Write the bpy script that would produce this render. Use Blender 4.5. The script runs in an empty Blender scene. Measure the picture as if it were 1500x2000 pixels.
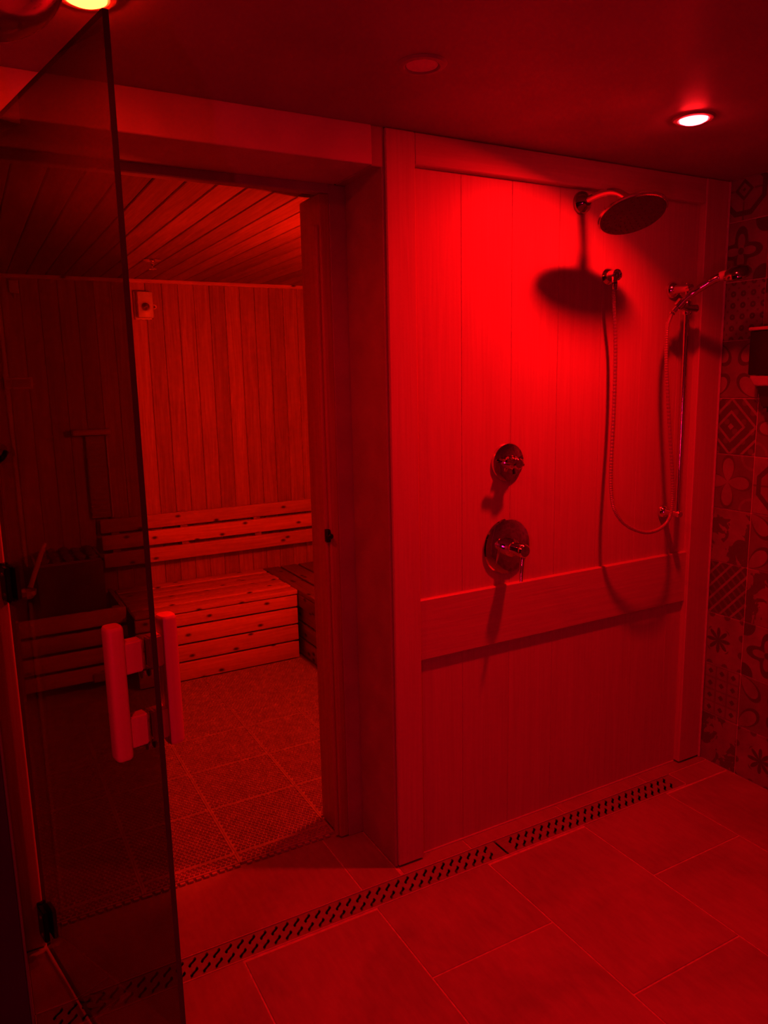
import bpy, bmesh, math, random
from mathutils import Vector, Matrix

scene = bpy.context.scene
COL = scene.collection
random.seed(7)

# ------------------------------------------------------------------ camera
F_PX = 1480.05
YAW, PITCH, ROLL = 0.50034, -0.17488, -0.02133
CAM = Vector((-1.0663, -1.8986, 1.5367))
fwd = Vector((math.sin(YAW) * math.cos(PITCH), math.cos(YAW) * math.cos(PITCH), math.sin(PITCH)))
rgt = Vector((math.cos(YAW), -math.sin(YAW), 0))
up = rgt.cross(fwd)
r2 = rgt * math.cos(ROLL) + up * math.sin(ROLL)
u2 = up * math.cos(ROLL) - rgt * math.sin(ROLL)
cam_data = bpy.data.cameras.new('camera')
cam_data.sensor_fit = 'HORIZONTAL'
cam_data.sensor_width = 36.0
cam_data.lens = F_PX * 36.0 / 1500.0
cam_data.clip_start = 0.02
cam = bpy.data.objects.new('camera', cam_data)
COL.objects.link(cam)
m = Matrix((r2, u2, -fwd)).transposed().to_4x4()
m.translation = CAM
cam.matrix_world = m
scene.camera = cam

# ------------------------------------------------------------------ world, exposure
world = bpy.data.worlds.new('world')
scene.world = world
world.use_nodes = True
world.node_tree.nodes['Background'].inputs[0].default_value = (0, 0, 0, 1)
world.node_tree.nodes['Background'].inputs[1].default_value = 0.0
scene.view_settings.view_transform = 'Standard'
scene.view_settings.look = 'None'
scene.view_settings.gamma = 1.0
scene.view_settings.exposure = 0.0
scene.view_settings.use_curve_mapping = False

scene.cycles.max_bounces = 6
scene.cycles.diffuse_bounces = 3
scene.cycles.glossy_bounces = 3
scene.cycles.transmission_bounces = 2
scene.cycles.transparent_max_bounces = 8
scene.cycles.use_light_tree = False
scene.cycles.caustics_reflective = False
scene.cycles.caustics_refractive = False

# lamp settings (the lamps themselves are built further down)
RED = (1.0, 0.0016, 0.0022)        # shower lamps
RED_WARM = (1.0, 0.0014, 0.0002)    # lamp by the glass door
RED_SAUNA = (1.0, 0.014, 0.002)     # sauna lamp
P_SHOWER = 17.0
P_DOOR = 4.2
P_REAR = 3.0
P_SAUNA = 44.0
P_FILL = 12.0
SPREAD = math.radians(156)

# ------------------------------------------------------------------ node expression helper
class X:
    """a value socket with arithmetic"""
    def __init__(s, nt, sock): s.nt = nt; s.s = sock
    def _op(s, op, b=None, c=None):
        n = s.nt.nodes.new('ShaderNodeMath'); n.operation = op
        for i, v in enumerate((s, b, c)):
            if v is None: continue
            if isinstance(v, X): s.nt.links.new(v.s, n.inputs[i])
            else: n.inputs[i].default_value = v
        return X(s.nt, n.outputs[0])
    def __add__(s, b): return s._op('ADD', b)
    def __sub__(s, b): return s._op('SUBTRACT', b)
    def __mul__(s, b): return s._op('MULTIPLY', b)
    def __truediv__(s, b): return s._op('DIVIDE', b)
    def abs(s): return s._op('ABSOLUTE')
    def fract(s): return s._op('FRACT')
    def sin(s): return s._op('SINE')
    def cos(s): return s._op('COSINE')
    def lt(s, b): return s._op('LESS_THAN', b)
    def gt(s, b): return s._op('GREATER_THAN', b)
    def max(s, b): return s._op('MAXIMUM', b)
    def min(s, b): return s._op('MINIMUM', b)
    def sqrt(s): return s._op('SQRT')
    def atan2(s, b): return s._op('ARCTAN2', b)
    def pow(s, b): return s._op('POWER', b)

def rgb(v): return (v[0], v[1], v[2], 1.0)

class Mat:
    def __init__(s, name):
        s.m = bpy.data.materials.new(name); s.m.use_nodes = True
        s.nt = s.m.node_tree
        s.b = s.nt.nodes['Principled BSDF']
    def new(s, t): return s.nt.nodes.new(t)
    def link(s, a, b): s.nt.links.new(a.s if isinstance(a, X) else a, b)
    def coord(s, which='Object'):
        tc = s.new('ShaderNodeTexCoord'); return tc.outputs[which]
    def xyz(s, which='Object'):
        n = s.new('ShaderNodeSeparateXYZ'); s.link(s.coord(which), n.inputs[0])
        return [X(s.nt, o) for o in n.outputs]
    def scaled(s, scale, rnd=False, which='Object'):
        mp = s.new('ShaderNodeMapping'); mp.inputs['Scale'].default_value = scale
        s.link(s.coord(which), mp.inputs[0])
        if rnd:
            oi = s.new('ShaderNodeObjectInfo'); mu = s.new('ShaderNodeMath'); mu.operation = 'MULTIPLY'
            mu.inputs[1].default_value = 37.0; s.link(oi.outputs['Random'], mu.inputs[0])
            cb = s.new('ShaderNodeCombineXYZ')
            for i in range(3): s.link(mu.outputs[0], cb.inputs[i])
            s.link(cb.outputs[0], mp.inputs['Location'])
        return mp.outputs[0]
    def noise(s, vec, scale=1.0, detail=4.0, rough=0.55, dist=0.0):
        n = s.new('ShaderNodeTexNoise'); n.inputs['Scale'].default_value = scale
        n.inputs['Detail'].default_value = detail; n.inputs['Roughness'].default_value = rough
        n.inputs['Distortion'].default_value = dist
        s.link(vec, n.inputs['Vector']); return X(s.nt, n.outputs['Fac'])
    def random(s):
        oi = s.new('ShaderNodeObjectInfo'); return X(s.nt, oi.outputs['Random'])
    def ramp(s, fac, stops):
        r = s.new('ShaderNodeValToRGB'); e = r.color_ramp.elements
        while len(e) < len(stops): e.new(0.5)
        for el, (p, c) in zip(e, stops): el.position = p; el.color = rgb(c)
        s.link(fac, r.inputs[0]); return r.outputs[0]
    def mix(s, fac, a, b, mode='MIX'):
        n = s.new('ShaderNodeMix'); n.data_type = 'RGBA'; n.blend_type = mode
        if isinstance(fac, (int, float)): n.inputs[0].default_value = fac
        else: s.link(fac, n.inputs[0])
        for v, i in ((a, 6), (b, 7)):
            if isinstance(v, tuple): n.inputs[i].default_value = rgb(v)
            else: s.link(v, n.inputs[i])
        return n.outputs[2]
    def color(s, c):
        if isinstance(c, tuple): s.b.inputs['Base Color'].default_value = rgb(c)
        else: s.link(c, s.b.inputs['Base Color'])
        return s
    def rough(s, r):
        if isinstance(r, (int, float)): s.b.inputs['Roughness'].default_value = r
        else: s.link(r, s.b.inputs['Roughness'])
        return s
    def metal(s, v=1.0): s.b.inputs['Metallic'].default_value = v; return s
    def spec(s, v): s.b.inputs['Specular IOR Level'].default_value = v; return s
    def bump(s, h, strength=0.3, dist=0.002):
        n = s.new('ShaderNodeBump'); n.inputs['Strength'].default_value = strength
        n.inputs['Distance'].default_value = dist; s.link(h, n.inputs['Height'])
        s.link(n.outputs[0], s.b.inputs['Normal']); return s

def plain(name, c, rough=0.5, metal=0.0, spec=0.5, grain=0.12, scale=40):
    """one colour with slight unevenness"""
    M = Mat(name)
    n = M.noise(M.coord(), scale, 1)
    c0 = tuple(v * (1 - grain) for v in c); c1 = tuple(min(1, v * (1 + grain)) for v in c)
    M.color(M.ramp(n, [(0.3, c0), (0.7, c1)])).rough(rough).metal(metal).spec(spec)
    return M.m

def wood(name, dark, light, axis, rough=0.5, bump=0.35, fine=1.0, knots=0.0, var=0.25, spec=0.4):
    """grain along local axis 0/1/2, tone differs from board to board"""
    M = Mat(name)
    def st(a, b):
        v = [a, a, a]; v[axis] = b; return tuple(v)
    g1 = M.noise(M.scaled(st(55 * fine, 2.2), True), 1, 3, 0.6, 1.2)
    g2 = M.noise(M.scaled(st(260 * fine, 5.0), True), 1, 1, 0.6)
    g = g1 * 0.65 + g2 * 0.35
    col = M.ramp(g, [(0.30, dark), (0.68, light)])
    rv = M.random() * var + (1.0 - var * 0.6)
    n = M.new('ShaderNodeMix'); n.data_type = 'RGBA'; n.blend_type = 'MULTIPLY'; n.inputs[0].default_value = 1
    cb = M.new('ShaderNodeCombineColor')
    for i in range(3): M.link(rv, cb.inputs[i])
    M.link(col, n.inputs[6]); M.link(cb.outputs[0], n.inputs[7])
    out = n.outputs[2]
    if knots > 0:
        v = M.new('ShaderNodeTexVoronoi'); v.feature = 'F1'; v.voronoi_dimensions = '2D'; v.inputs['Scale'].default_value = 1.0
        v.inputs['Randomness'].default_value = 1.0
        P3 = M.xyz(); rest = [P3[i] for i in range(3) if i != axis]
        cb2 = M.new('ShaderNodeCombineXYZ'); rn = M.random() * 53.0
        M.link(P3[axis] * 5.0 + rn, cb2.inputs[0]); M.link((rest[0] + rest[1]) * 9.0 + rn, cb2.inputs[1])
        M.link(cb2.outputs[0], v.inputs['Vector'])
        kd = X(M.nt, v.outputs['Distance'])
        msk = M.ramp(kd, [(knots * 0.35, (1, 1, 1)), (knots, (0, 0, 0))])
        out = M.mix(msk, out, tuple(c * 0.16 for c in dark))
    M.color(out).rough(rough).spec(spec).bump(g, bump, 0.0015)
    return M.m

# ------------------------------------------------------------------ materials
PANEL_V = wood('panel_wood_upright', (0.49, 0.37, 0.34), (0.59, 0.46, 0.42), 2, 0.45, 0.22, 0.9, 0, 0.02)
PANEL_H = wood('panel_wood_level', (0.49, 0.37, 0.34), (0.59, 0.46, 0.42), 0, 0.45, 0.75, 0.8, 0, 0.06)
JAMB = wood('jamb_wood', (0.34, 0.18, 0.10), (0.50, 0.29, 0.17), 2, 0.42, 0.2, 0.7, 0, 0.1)
CEDAR_X = wood('cedar_along_x', (0.54, 0.30, 0.15), (0.80, 0.50, 0.28), 0, 0.55, 0.2, 0.6, 0.105, 0.3)
CEDAR_Y = wood('cedar_along_y', (0.36, 0.18, 0.09), (0.60, 0.36, 0.20), 1, 0.55, 0.25, 0.6, 0.13, 0.45)
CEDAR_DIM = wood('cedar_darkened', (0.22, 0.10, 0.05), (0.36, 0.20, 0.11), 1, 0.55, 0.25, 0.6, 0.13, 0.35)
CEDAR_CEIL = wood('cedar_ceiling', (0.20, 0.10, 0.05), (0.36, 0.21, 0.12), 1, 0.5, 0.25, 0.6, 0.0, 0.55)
CEDAR_Z = wood('cedar_along_z', (0.34, 0.16, 0.08), (0.58, 0.33, 0.18), 2, 0.55, 0.2, 0.5, 0.0, 0.38)
HANDLE_WOOD = wood('handle_wood', (0.72, 0.46, 0.26), (0.82, 0.56, 0.34), 2, 0.4, 0.03, 0.6, 0, 0.05)
SIDE_PAINT = plain('return_paint', (0.38, 0.33, 0.31), 0.5, 0, 0.4, 0.1, 9)
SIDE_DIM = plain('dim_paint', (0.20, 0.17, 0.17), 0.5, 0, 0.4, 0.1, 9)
HEAD_PAINT = plain('header_paint', (0.56, 0.50, 0.47), 0.5, 0, 0.4, 0.08, 9)
CEIL_PAINT = plain('ceiling_paint', (0.33, 0.31, 0.31), 0.5, 0, 0.5, 0.08, 5)
DARK_WALL = plain('dark_navy_paint', (0.05, 0.06, 0.10), 0.5, 0, 0.3, 0.15, 6)
GROUT = plain('floor_grout', (0.58, 0.54, 0.52), 0.8, 0, 0.3, 0.15, 60)
TILE_GROUT = plain('tile_grout', (0.62, 0.58, 0.56), 0.7, 0, 0.3, 0.1, 60)
CAULK = plain('white_caulk', (0.55, 0.52, 0.52), 0.4, 0, 0.5, 0.08, 60)
CHROME = plain('chrome', (0.80, 0.78, 0.80), 0.07, 1.0, 0.5, 0.02, 30)
STEEL = plain('brushed_steel', (0.60, 0.58, 0.58), 0.28, 1.0, 0.5, 0.06, 80)
GRATE_STEEL = plain('worn_grate_steel', (0.34, 0.31, 0.31), 0.42, 0.35, 0.5, 0.1, 60)
FRAME_STEEL = plain('bright_frame_steel', (0.70, 0.66, 0.66), 0.35, 0.3, 0.5, 0.05, 60)
HOSE_METAL = plain('hose_metal', (0.50, 0.47, 0.49), 0.32, 0.6, 0.5, 0.04, 60)
BLACK_METAL = plain('black_metal', (0.02, 0.02, 0.022), 0.35, 0.6, 0.5, 0.1, 30)
BLACK_PLASTIC = plain('black_plastic', (0.012, 0.012, 0.014), 0.4, 0, 0.4, 0.1, 30)
GREY_PLASTIC = plain('grey_plastic', (0.42, 0.40, 0.40), 0.35, 0, 0.5, 0.05, 30)
DARK_FACE = plain('dark_rubber_face', (0.13, 0.12, 0.12), 0.5, 0, 0.4, 0.05, 30)
DARK_CHROME = plain('dark_chrome', (0.38, 0.36, 0.38), 0.08, 1.0, 0.5, 0.02, 30)
SMOKED = plain('smoked_plastic', (0.03, 0.025, 0.03), 0.18, 0, 0.5, 0.05, 30)
WHITE_PLASTIC = plain('white_plastic', (0.72, 0.70, 0.68), 0.35, 0, 0.5, 0.03, 30)
LENS_OFF = plain('unlit_lens', (0.75, 0.72, 0.72), 0.4, 0, 0.5, 0.03, 30)
TRIM_RING = plain('lamp_ring', (0.34, 0.32, 0.32), 0.4, 0, 0.5, 0.05, 30)
MAT_PVC = plain('mat_plastic', (0.42, 0.38, 0.36), 0.55, 0, 0.35, 0.15, 25)
CHANNEL = plain('drain_channel', (0.07, 0.07, 0.07), 0.6, 0, 0.3, 0.2, 25)
HEATER_METAL = plain('heater_metal', (0.10, 0.09, 0.09), 0.45, 0.3, 0.4, 0.1, 20)
STONE = plain('sauna_stone', (0.16, 0.15, 0.15), 0.85, 0, 0.2, 0.3, 25)
RUBBER = plain('dark_rubber', (0.03, 0.03, 0.03), 0.6, 0, 0.3, 0.1, 30)
DOME_METAL = plain('dark_glossy_metal', (0.75, 0.70, 0.70), 0.14, 0.9, 0.5, 0.1, 8)
PAPER = plain('pale_board', (0.42, 0.36, 0.32), 0.6, 0, 0.3, 0.05, 30)

def slate():
    M = Mat('slate_floor_tile')
    n1 = M.noise(M.scaled((3.2, 3.2, 3.2), True), 1, 4, 0.62, 0.6)
    n2 = M.noise(M.scaled((60, 14, 30), True), 1, 2, 0.6)
    g = n1 * 0.7 + n2 * 0.3
    M.color(M.ramp(g, [(0.32, (0.26, 0.24, 0.24)), (0.68, (0.40, 0.37, 0.36))])).spec(0.4)
    M.rough(g * 0.25 + 0.36).bump(g, 0.25, 0.002)
    return M.m
SLATE = slate()

def glass(name, tint):
    M = Mat(name); nt = M.nt; nt.nodes.remove(M.b)
    out = nt.nodes['Material Output']
    tr = M.new('ShaderNodeBsdfTransparent'); tr.inputs[0].default_value = rgb(tint)
    gl = M.new('ShaderNodeBsdfGlossy'); gl.inputs['Roughness'].default_value = 0.015
    gl.inputs[0].default_value = (0.85, 0.85, 0.85, 1)
    fr = M.new('ShaderNodeFresnel'); geo = M.new('ShaderNodeNewGeometry')
    ior = X(nt, geo.outputs['Backfacing']) * (1 / 1.5 - 1.5) + 1.5
    M.link(ior, fr.inputs['IOR'])
    mx = M.new('ShaderNodeMixShader')
    M.link(fr.outputs[0], mx.inputs[0]); M.link(tr.outputs[0], mx.inputs[1]); M.link(gl.outputs[0], mx.inputs[2])
    M.link(mx.outputs[0], out.inputs['Surface'])
    return M.m
TINTED = glass('tinted_glass', (0.52, 0.51, 0.51))
CLEAR = glass('clear_lens', (0.92, 0.92, 0.92))
GLASS_EDGE = plain('polished_glass_edge', (0.05, 0.05, 0.05), 0.15, 0, 0.5, 0.1, 30)

def emitter(name, col, strength):
    M = Mat(name); M.b.inputs['Emission Color'].default_value = rgb(col)
    M.b.inputs['Emission Strength'].default_value = strength
    M.color((0.6, 0.58, 0.58)).rough(0.4)
    return M.m

# patterned encaustic-style wall tiles: dark print on a pale glaze, (u, v) in -1..1 across one tile
def pattern(name, fn, dark=(0.10, 0.095, 0.095), light=(0.29, 0.27, 0.265)):
    M = Mat('tile_' + name)
    x, y, z = M.xyz()
    u, v = y / 0.1, z / 0.1
    k = fn(M, u, v)
    wear = M.noise(M.scaled((14, 14, 14), True), 1, 5, 0.6)
    lt = M.ramp(wear, [(0.3, tuple(c * 0.72 for c in light)), (0.75, tuple(c * 1.15 for c in light))])
    M.color(M.mix(k, lt, dark)).rough(0.35).spec(0.5)
    return M.m
def polar(u, v): return (u * u + v * v).sqrt(), v.atan2(u)
def pt_diamond(M, u, v):
    s = u.abs() + v.abs(); a = (s * 2.1).fract().gt(0.27)
    fine = ((u * 9.0).sin() * (v * 9.0).sin()).gt(0.55)
    return a - a * fine * 0.35
def pt_stripes(M, u, v):
    a = ((v + u * 1.1) * 1.9).fract().gt(0.24)
    fine = (((v - u) * 16.0).sin()).gt(0.6)
    return a - a * fine * 0.35
def pt_flower(M, u, v):
    r, t = polar(u, v); pet = (t * 2.0).cos().abs()
    inside = r.lt(pet * 0.95); rim = (r - pet * 0.95).abs().lt(0.06)
    cr, _ = polar(u.abs() - 1.0, v.abs() - 1.0)
    return (rim * 0.9).max((inside * -1.0 + 1.0) * 0.55).max(cr.lt(0.36) * 0.0) - (cr - 0.45).abs().lt(0.05) * 0.3
def pt_dots(M, u, v):
    fu, fv = (u * 2.5).fract() - 0.5, (v * 2.5).fract() - 0.5
    r, t = polar(fu, fv)
    small, _ = polar(fu.abs() - 0.5, fv.abs() - 0.5)
    return r.lt(0.27).max(small.lt(0.11) * 0.6) - r.lt(0.08)
def pt_star(M, u, v):
    r, t = polar(u, v); s = (t * 4.0).cos() * 0.22 + 0.5
    ring = (r - s).abs().lt(0.13)
    cr, _ = polar(u.abs() - 0.95, v.abs() - 0.95)
    return ring.max(cr.lt(0.42)).max(r.lt(0.12))
def pt_octagon(M, u, v):
    a, b = u.abs(), v.abs(); o = a.max(b).max((a + b) * 0.72)
    d = a + b
    return (o - 0.78).abs().lt(0.09).max((d - 0.30).abs().lt(0.07)).max(d.lt(0.07)).max(a.min(b).lt(0.035) * o.gt(0.4) * 0.7)
def pt_grid(M, u, v):
    fu, fv = (u * 2.0).fract() - 0.5, (v * 2.0).fract() - 0.5
    d = fu.abs() + fv.abs(); line = fu.abs().gt(0.43).max(fv.abs().gt(0.43))
    return d.lt(0.24).max(line * 0.45)
def pt_snow(M, u, v):
    r, t = polar(u, v); arms = (t * 4.0).cos().abs()
    big = r.lt(arms * 0.45 + 0.06)
    fu, fv = (u * 1.5).fract() - 0.5, (v * 1.5).fract() - 0.5
    q, _ = polar(fu, fv)
    return big.max(q.lt(0.2) * r.gt(0.55) * 0.8)
def pt_leaf(M, u, v):
    n = M.noise(M.scaled((12, 12, 12), True), 1, 3, 0.6, 1.0)
    w = ((u * 3.2 + v * 1.3 + n * 11.0).sin()).gt(0.35)
    return w * 0.85
def pt_petals(M, u, v):
    fu, fv = u.abs() - 1.0, v.abs() - 1.0
    r, t = polar(fu, fv); pet = (t * 2.0).sin().abs()
    return (r - pet * 1.05).abs().lt(0.08).max(r.gt(pet * 1.05) * 0.4)
PT = {k: pattern(k, f) for k, f in dict(diamond=pt_diamond, stripes=pt_stripes, flower=pt_flower, dots=pt_dots, star=pt_star,
      octagon=pt_octagon, grid=pt_grid, snow=pt_snow, leaf=pt_leaf, petals=pt_petals).items()}

# ------------------------------------------------------------------ object helpers
def tag(o, label=None, cat=None, group=None, kind=None):
    if label: o['label'] = label
    if cat: o['category'] = cat
    if group: o['group'] = group
    if kind: o['kind'] = kind
    return o

def link(name, me, loc=(0, 0, 0), parent=None, rot=None):
    """loc is a world position; children of an unrotated root are stored relative to it"""
    o = bpy.data.objects.new(name, me); COL.objects.link(o)
    o.location = Vector(loc)
    if parent is not None:
        o.parent = parent
        p = parent; off = Vector((0, 0, 0))
        while p is not None:
            off += p.location; p = p.parent
        o.location = Vector(loc) - off
    if rot: o.rotation_euler = rot
    return o

def local(name, me, loc, parent, rot=None):
    o = bpy.data.objects.new(name, me); COL.objects.link(o); o.parent = parent; o.location = loc
    if rot: o.rotation_euler = rot
    return o

def empty(name, loc, label, cat, group=None, rotz=0):
    o = bpy.data.objects.new(name, None); COL.objects.link(o); o.location = loc
    o.rotation_euler = (0, 0, rotz); o.empty_display_size = 0.05
    return tag(o, label, cat, group)

def finish(bm, name, mat, smooth=False, recalc=True):
    if recalc: bmesh.ops.recalc_face_normals(bm, faces=bm.faces)
    me = bpy.data.meshes.new(name); bm.to_mesh(me); bm.free()
    for mt in (mat if isinstance(mat, (list, tuple)) else [mat]): me.materials.append(mt)
    if smooth:
        for p in me.polygons: p.use_smooth = True
    return me

def add_box(bm, c, d):
    r = bmesh.ops.create_cube(bm, size=1.0)
    for v in r['verts']:
        v.co = Vector((v.co.x * d[0] + c[0], v.co.y * d[1] + c[1], v.co.z * d[2] + c[2]))
    return r['verts']

_cache = {}
def box_mesh(d, mat, bevel=0.002, seg=1, name='box'):
    key = (tuple(round(x, 5) for x in d), mat.name, bevel, seg)
    if key in _cache: return _cache[key]
    bm = bmesh.new(); add_box(bm, (0, 0, 0), d)
    if bevel: bmesh.ops.bevel(bm, geom=bm.edges[:], offset=min(bevel, min(d) * 0.45), segments=seg, affect='EDGES', profile=0.5)
    me = finish(bm, name, mat, smooth=seg > 1)
    _cache[key] = me
    return me

def box(name, lo, hi, mat, parent=None, bevel=0.002, seg=1):
    d = [hi[i] - lo[i] for i in range(3)]; c = [(hi[i] + lo[i]) / 2 for i in range(3)]
    return link(name, box_mesh(d, mat, bevel, seg, name), c, parent)

def struct(name, lo, hi, mat, bevel=0.0, label=None):
    o = box(name, lo, hi, mat, None, bevel); tag(o, label, kind='structure'); return o

def frame_from(d):
    d = d.normalized(); a = Vector((0, 0, 1)) if abs(d.z) < 0.9 else Vector((1, 0, 0))
    x = d.cross(a).normalized(); return x, d.cross(x).normalized(), d

def add_tube(bm, pts, rad, seg=12, cap=True):
    """sweep a circle along pts; rad is a number or a list"""
    pts = [Vector(p) for p in pts]; n = len(pts); rings = []
    x = None
    for i, p in enumerate(pts):
        t = (pts[min(i + 1, n - 1)] - pts[max(i - 1, 0)])
        if t.length < 1e-9: t = Vector((0, 0, 1))
        t.normalize()
        if x is None: x, _, _ = frame_from(t)
        x = (x - t * x.dot(t)).normalized(); y = t.cross(x)
        r = rad[i] if isinstance(rad, (list, tuple)) else rad
        rings.append([bm.verts.new(p + (x * math.cos(2 * math.pi * k / seg) + y * math.sin(2 * math.pi * k / seg)) * r) for k in range(seg)])
    for a, b in zip(rings, rings[1:]):
        for k in range(seg): bm.faces.new((a[k], a[(k + 1) % seg], b[(k + 1) % seg], b[k]))
    if cap:
        bm.faces.new(rings[0][::-1]); bm.faces.new(rings[-1])

def add_lathe(bm, prof, origin=(0, 0, 0), axis=(0, 0, 1), seg=40):
    """prof: (radius, height) pairs along axis"""
    x, y, d = frame_from(Vector(axis)); o = Vector(origin); rings = []
    for r, h in prof:
        if r < 1e-6: rings.append([bm.verts.new(o + d * h)])
        else: rings.append([bm.verts.new(o + d * h + (x * math.cos(2 * math.pi * k / seg) + y * math.sin(2 * math.pi * k / seg)) * r) for k in range(seg)])
    for a, b in zip(rings, rings[1:]):
        if len(a) == 1 and len(b) == 1: continue
        for k in range(seg):
            k2 = (k + 1) % seg
            if len(a) == 1: bm.faces.new((a[0], b[k], b[k2]))
            elif len(b) == 1: bm.faces.new((a[k], a[k2], b[0]))
            else: bm.faces.new((a[k], a[k2], b[k2], b[k]))

def shade_auto(me, ang=0.6):
    """smooth faces with sharp edges where the angle is large"""
    for p in me.polygons: p.use_smooth = True
    bm = bmesh.new(); bm.from_mesh(me)
    for e in bm.edges:
        if len(e.link_faces) == 2 and e.calc_face_angle(0) > ang: e.smooth = False
    bm.to_mesh(me); bm.free()
    return me

def lathe(name, prof, mat, loc, axis=(0, 0, 1), parent=None, seg=40):
    bm = bmesh.new(); add_lathe(bm, prof, (0, 0, 0), axis, seg)
    return link(name, shade_auto(finish(bm, name, mat)), loc, parent)

def tube(name, pts, rad, mat, parent=None, seg=14, smooth=True):
    o = Vector(pts[0]); bm = bmesh.new(); add_tube(bm, [Vector(p) - o for p in pts], rad, seg)
    me = finish(bm, name, mat)
    return link(name, shade_auto(me) if smooth else me, o, parent)

def spline(pts, n=12):
    """Catmull-Rom through pts"""
    P = [Vector(p) for p in pts]; P = [P[0] * 2 - P[1]] + P + [P[-1] * 2 - P[-2]]; out = []
    for i in range(1, len(P) - 2):
        a, b, c, d = P[i - 1:i + 3]
        for k in range(n):
            t = k / n
            out.append(0.5 * ((2 * b) + (c - a) * t + (2 * a - 5 * b + 4 * c - d) * t * t + (3 * b - 3 * c + d - a) * t ** 3))
    out.append(P[-2]); return out

# ================================================================== SETTING
H = 2.2            # ceiling of the shower room
W = 1.405          # tiled wall
PY = 0.026         # face of the shower boards
XL = -1.75         # side wall of the room
YR = -3.0          # wall behind the camera

# ---------------- floor: slab with single tiles
bm = bmesh.new()
for y0, y1 in ((YR, -0.1225), (-0.0325, 0.262)):
    add_box(bm, ((XL + W + 0.1) / 2, (y0 + y1) / 2, -0.061), (W + 0.1 - XL, y1 - y0, 0.118))
for x0, x1 in ((XL, -1.0655), (1.1875, W + 0.1)):
    add_box(bm, ((x0 + x1) / 2, -0.0775, -0.061), (x1 - x0, 0.09, 0.118))
floor = tag(link('floor', finish(bm, 'floor', GROUT)), kind='structure')
G = 0.0045
colx = [-0.556 + 0.4065 * k for k in range(-3, 6)]
def tiles_in(x0, x1, y0, y1):
    for i, cx in enumerate(colx):
        a, b = max(cx + G / 2, x0), min(cx + 0.4065 - G / 2, x1)
        if b - a < 0.02: continue
        off = -0.43 if (i % 2 == 0) else -0.73          # running bond: every second column shifted by half a tile
        for j in range(-6, 4):
            c, d = max(off + 0.6 * j + G / 2, y0), min(off + 0.6 * (j + 1) - G / 2, y1)
            if d - c < 0.02: continue
            box('floor_tile', (a, c, -0.012), (b, d, 0.0), SLATE, floor, 0.0012)
tiles_in(XL, W - 0.002, YR, -0.124)                # in front of the drain
for a, b in ((-1.064, -0.1495 - G / 2), (-0.1495 + G / 2, -0.012)):   # step of the sauna door
    box('floor_tile', (a, -0.030, -0.012), (b, 0.262, 0.0), SLATE, floor, 0.0012)
tiles_in(0.001, W - 0.002, -0.030, 0.025)          # strip along the shower wall
box('floor_tile', (1.192, -0.1235, -0.012), (W - 0.002, -0.0345, 0.0), SLATE, floor, 0.0012)

# ---------------- ceiling
ceiling = struct('ceiling', (XL, YR, H), (W + 0.1, 0.36, H + 0.1), CEIL_PAINT)

# ---------------- shower wall with upright boards and proud trim
wall_back = struct('wall_back', (0.0, 0.040, -0.02), (W + 0.1, 0.36, H), SIDE_PAINT)
edges = [0.075 + 0.188 * k for k in range(8)]; edges[-1] = 1.40
for a, b in zip(edges, edges[1:]):
    box('panel_board', (a + 0.0003, PY, 0.004), (b - 0.0003, 0.046, H - 0.01), PANEL_V, wall_back, 0.0008)
tag(box('trim_1', (0.0, 0.0, 0.006), (0.0935, 0.040, H - 0.001), PANEL_V, None, 0.003), kind='structure', label='upright board at the open end of the shower wall')
tag(box('trim_2', (0.0935, 0.002, 2.115), (1.283, PY + 0.006, H - 0.001), PANEL_H, None, 0.003), kind='structure', label='level board along the top of the shower wall')
tag(box('trim_3', (0.0935, 0.013, 0.668), (1.290, PY + 0.006, 0.865), PANEL_H, None, 0.004), kind='structure', label='wide level board across the shower wall below the valves')
tag(box('trim_4', (1.284, 0.0, 0.006), (W - 0.006, PY + 0.006, H - 0.001), PANEL_V, None, 0.003), kind='structure', label='upright board in the corner by the patterned tiles')
# side of the wall end, towards the sauna door
tag(box('trim_5', (-0.010, 0.006, 0.004), (0.0, 0.232, 2.10), SIDE_PAINT, None, 0.002), kind='structure', label='dark board closing the end of the shower wall')
# caulk along corner and floor joints
tag(box('trim_7', (W - 0.008, -0.006, 0.0), (W - 0.001, 0.004, H - 0.002), CAULK, None, 0.002), kind='structure', label='pale caulk bead in the tiled corner')
tag(box('trim_8', (0.0935, PY - 0.004, -0.001), (1.284, PY + 0.004, 0.005), CAULK, None, 0.0015), kind='structure', label='pale caulk bead along the foot of the shower boards')

# ---------------- tiled wall
wall_right = struct('wall_right', (W + 0.003, YR, -0.02), (W + 0.12, 0.04, H), TILE_GROUT)
zrow = [0.0, 0.2] + [0.2 + 0.2062 * k for k in range(1, 9)] + [0.2 + 0.2062 * 9, H]
zrow = [zrow[i] for i in range(len(zrow))]
col0 = ['leaf', 'grid', 'snow', 'stripes', 'leaf', 'flower', 'diamond', 'petals', 'dots', 'star', 'octagon']
col1 = ['snow', 'petals', 'star', 'leaf', 'petals', 'octagon', 'flower', 'grid', 'star', 'petals', 'diamond']
names = list(PT)
ycol = [0.0] + [-0.16 - 0.2062 * k for k in range(0, 14)]
def tile_mesh(y0, y1, z0, z1, cy, cz, mat):
    key = ('tile', round(y0 - cy, 4), round(y1 - cy, 4), round(z0 - cz, 4), round(z1 - cz, 4), mat.name)
    if key in _cache: return _cache[key]
    bm = bmesh.new(); add_box(bm, (0, (y0 + y1) / 2 - cy, (z0 + z1) / 2 - cz), (0.010, y1 - y0, z1 - z0))
    bmesh.ops.bevel(bm, geom=bm.edges[:], offset=0.0015, segments=1, affect='EDGES')
    _cache[key] = finish(bm, 'wall_tile', mat); return _cache[key]
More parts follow.
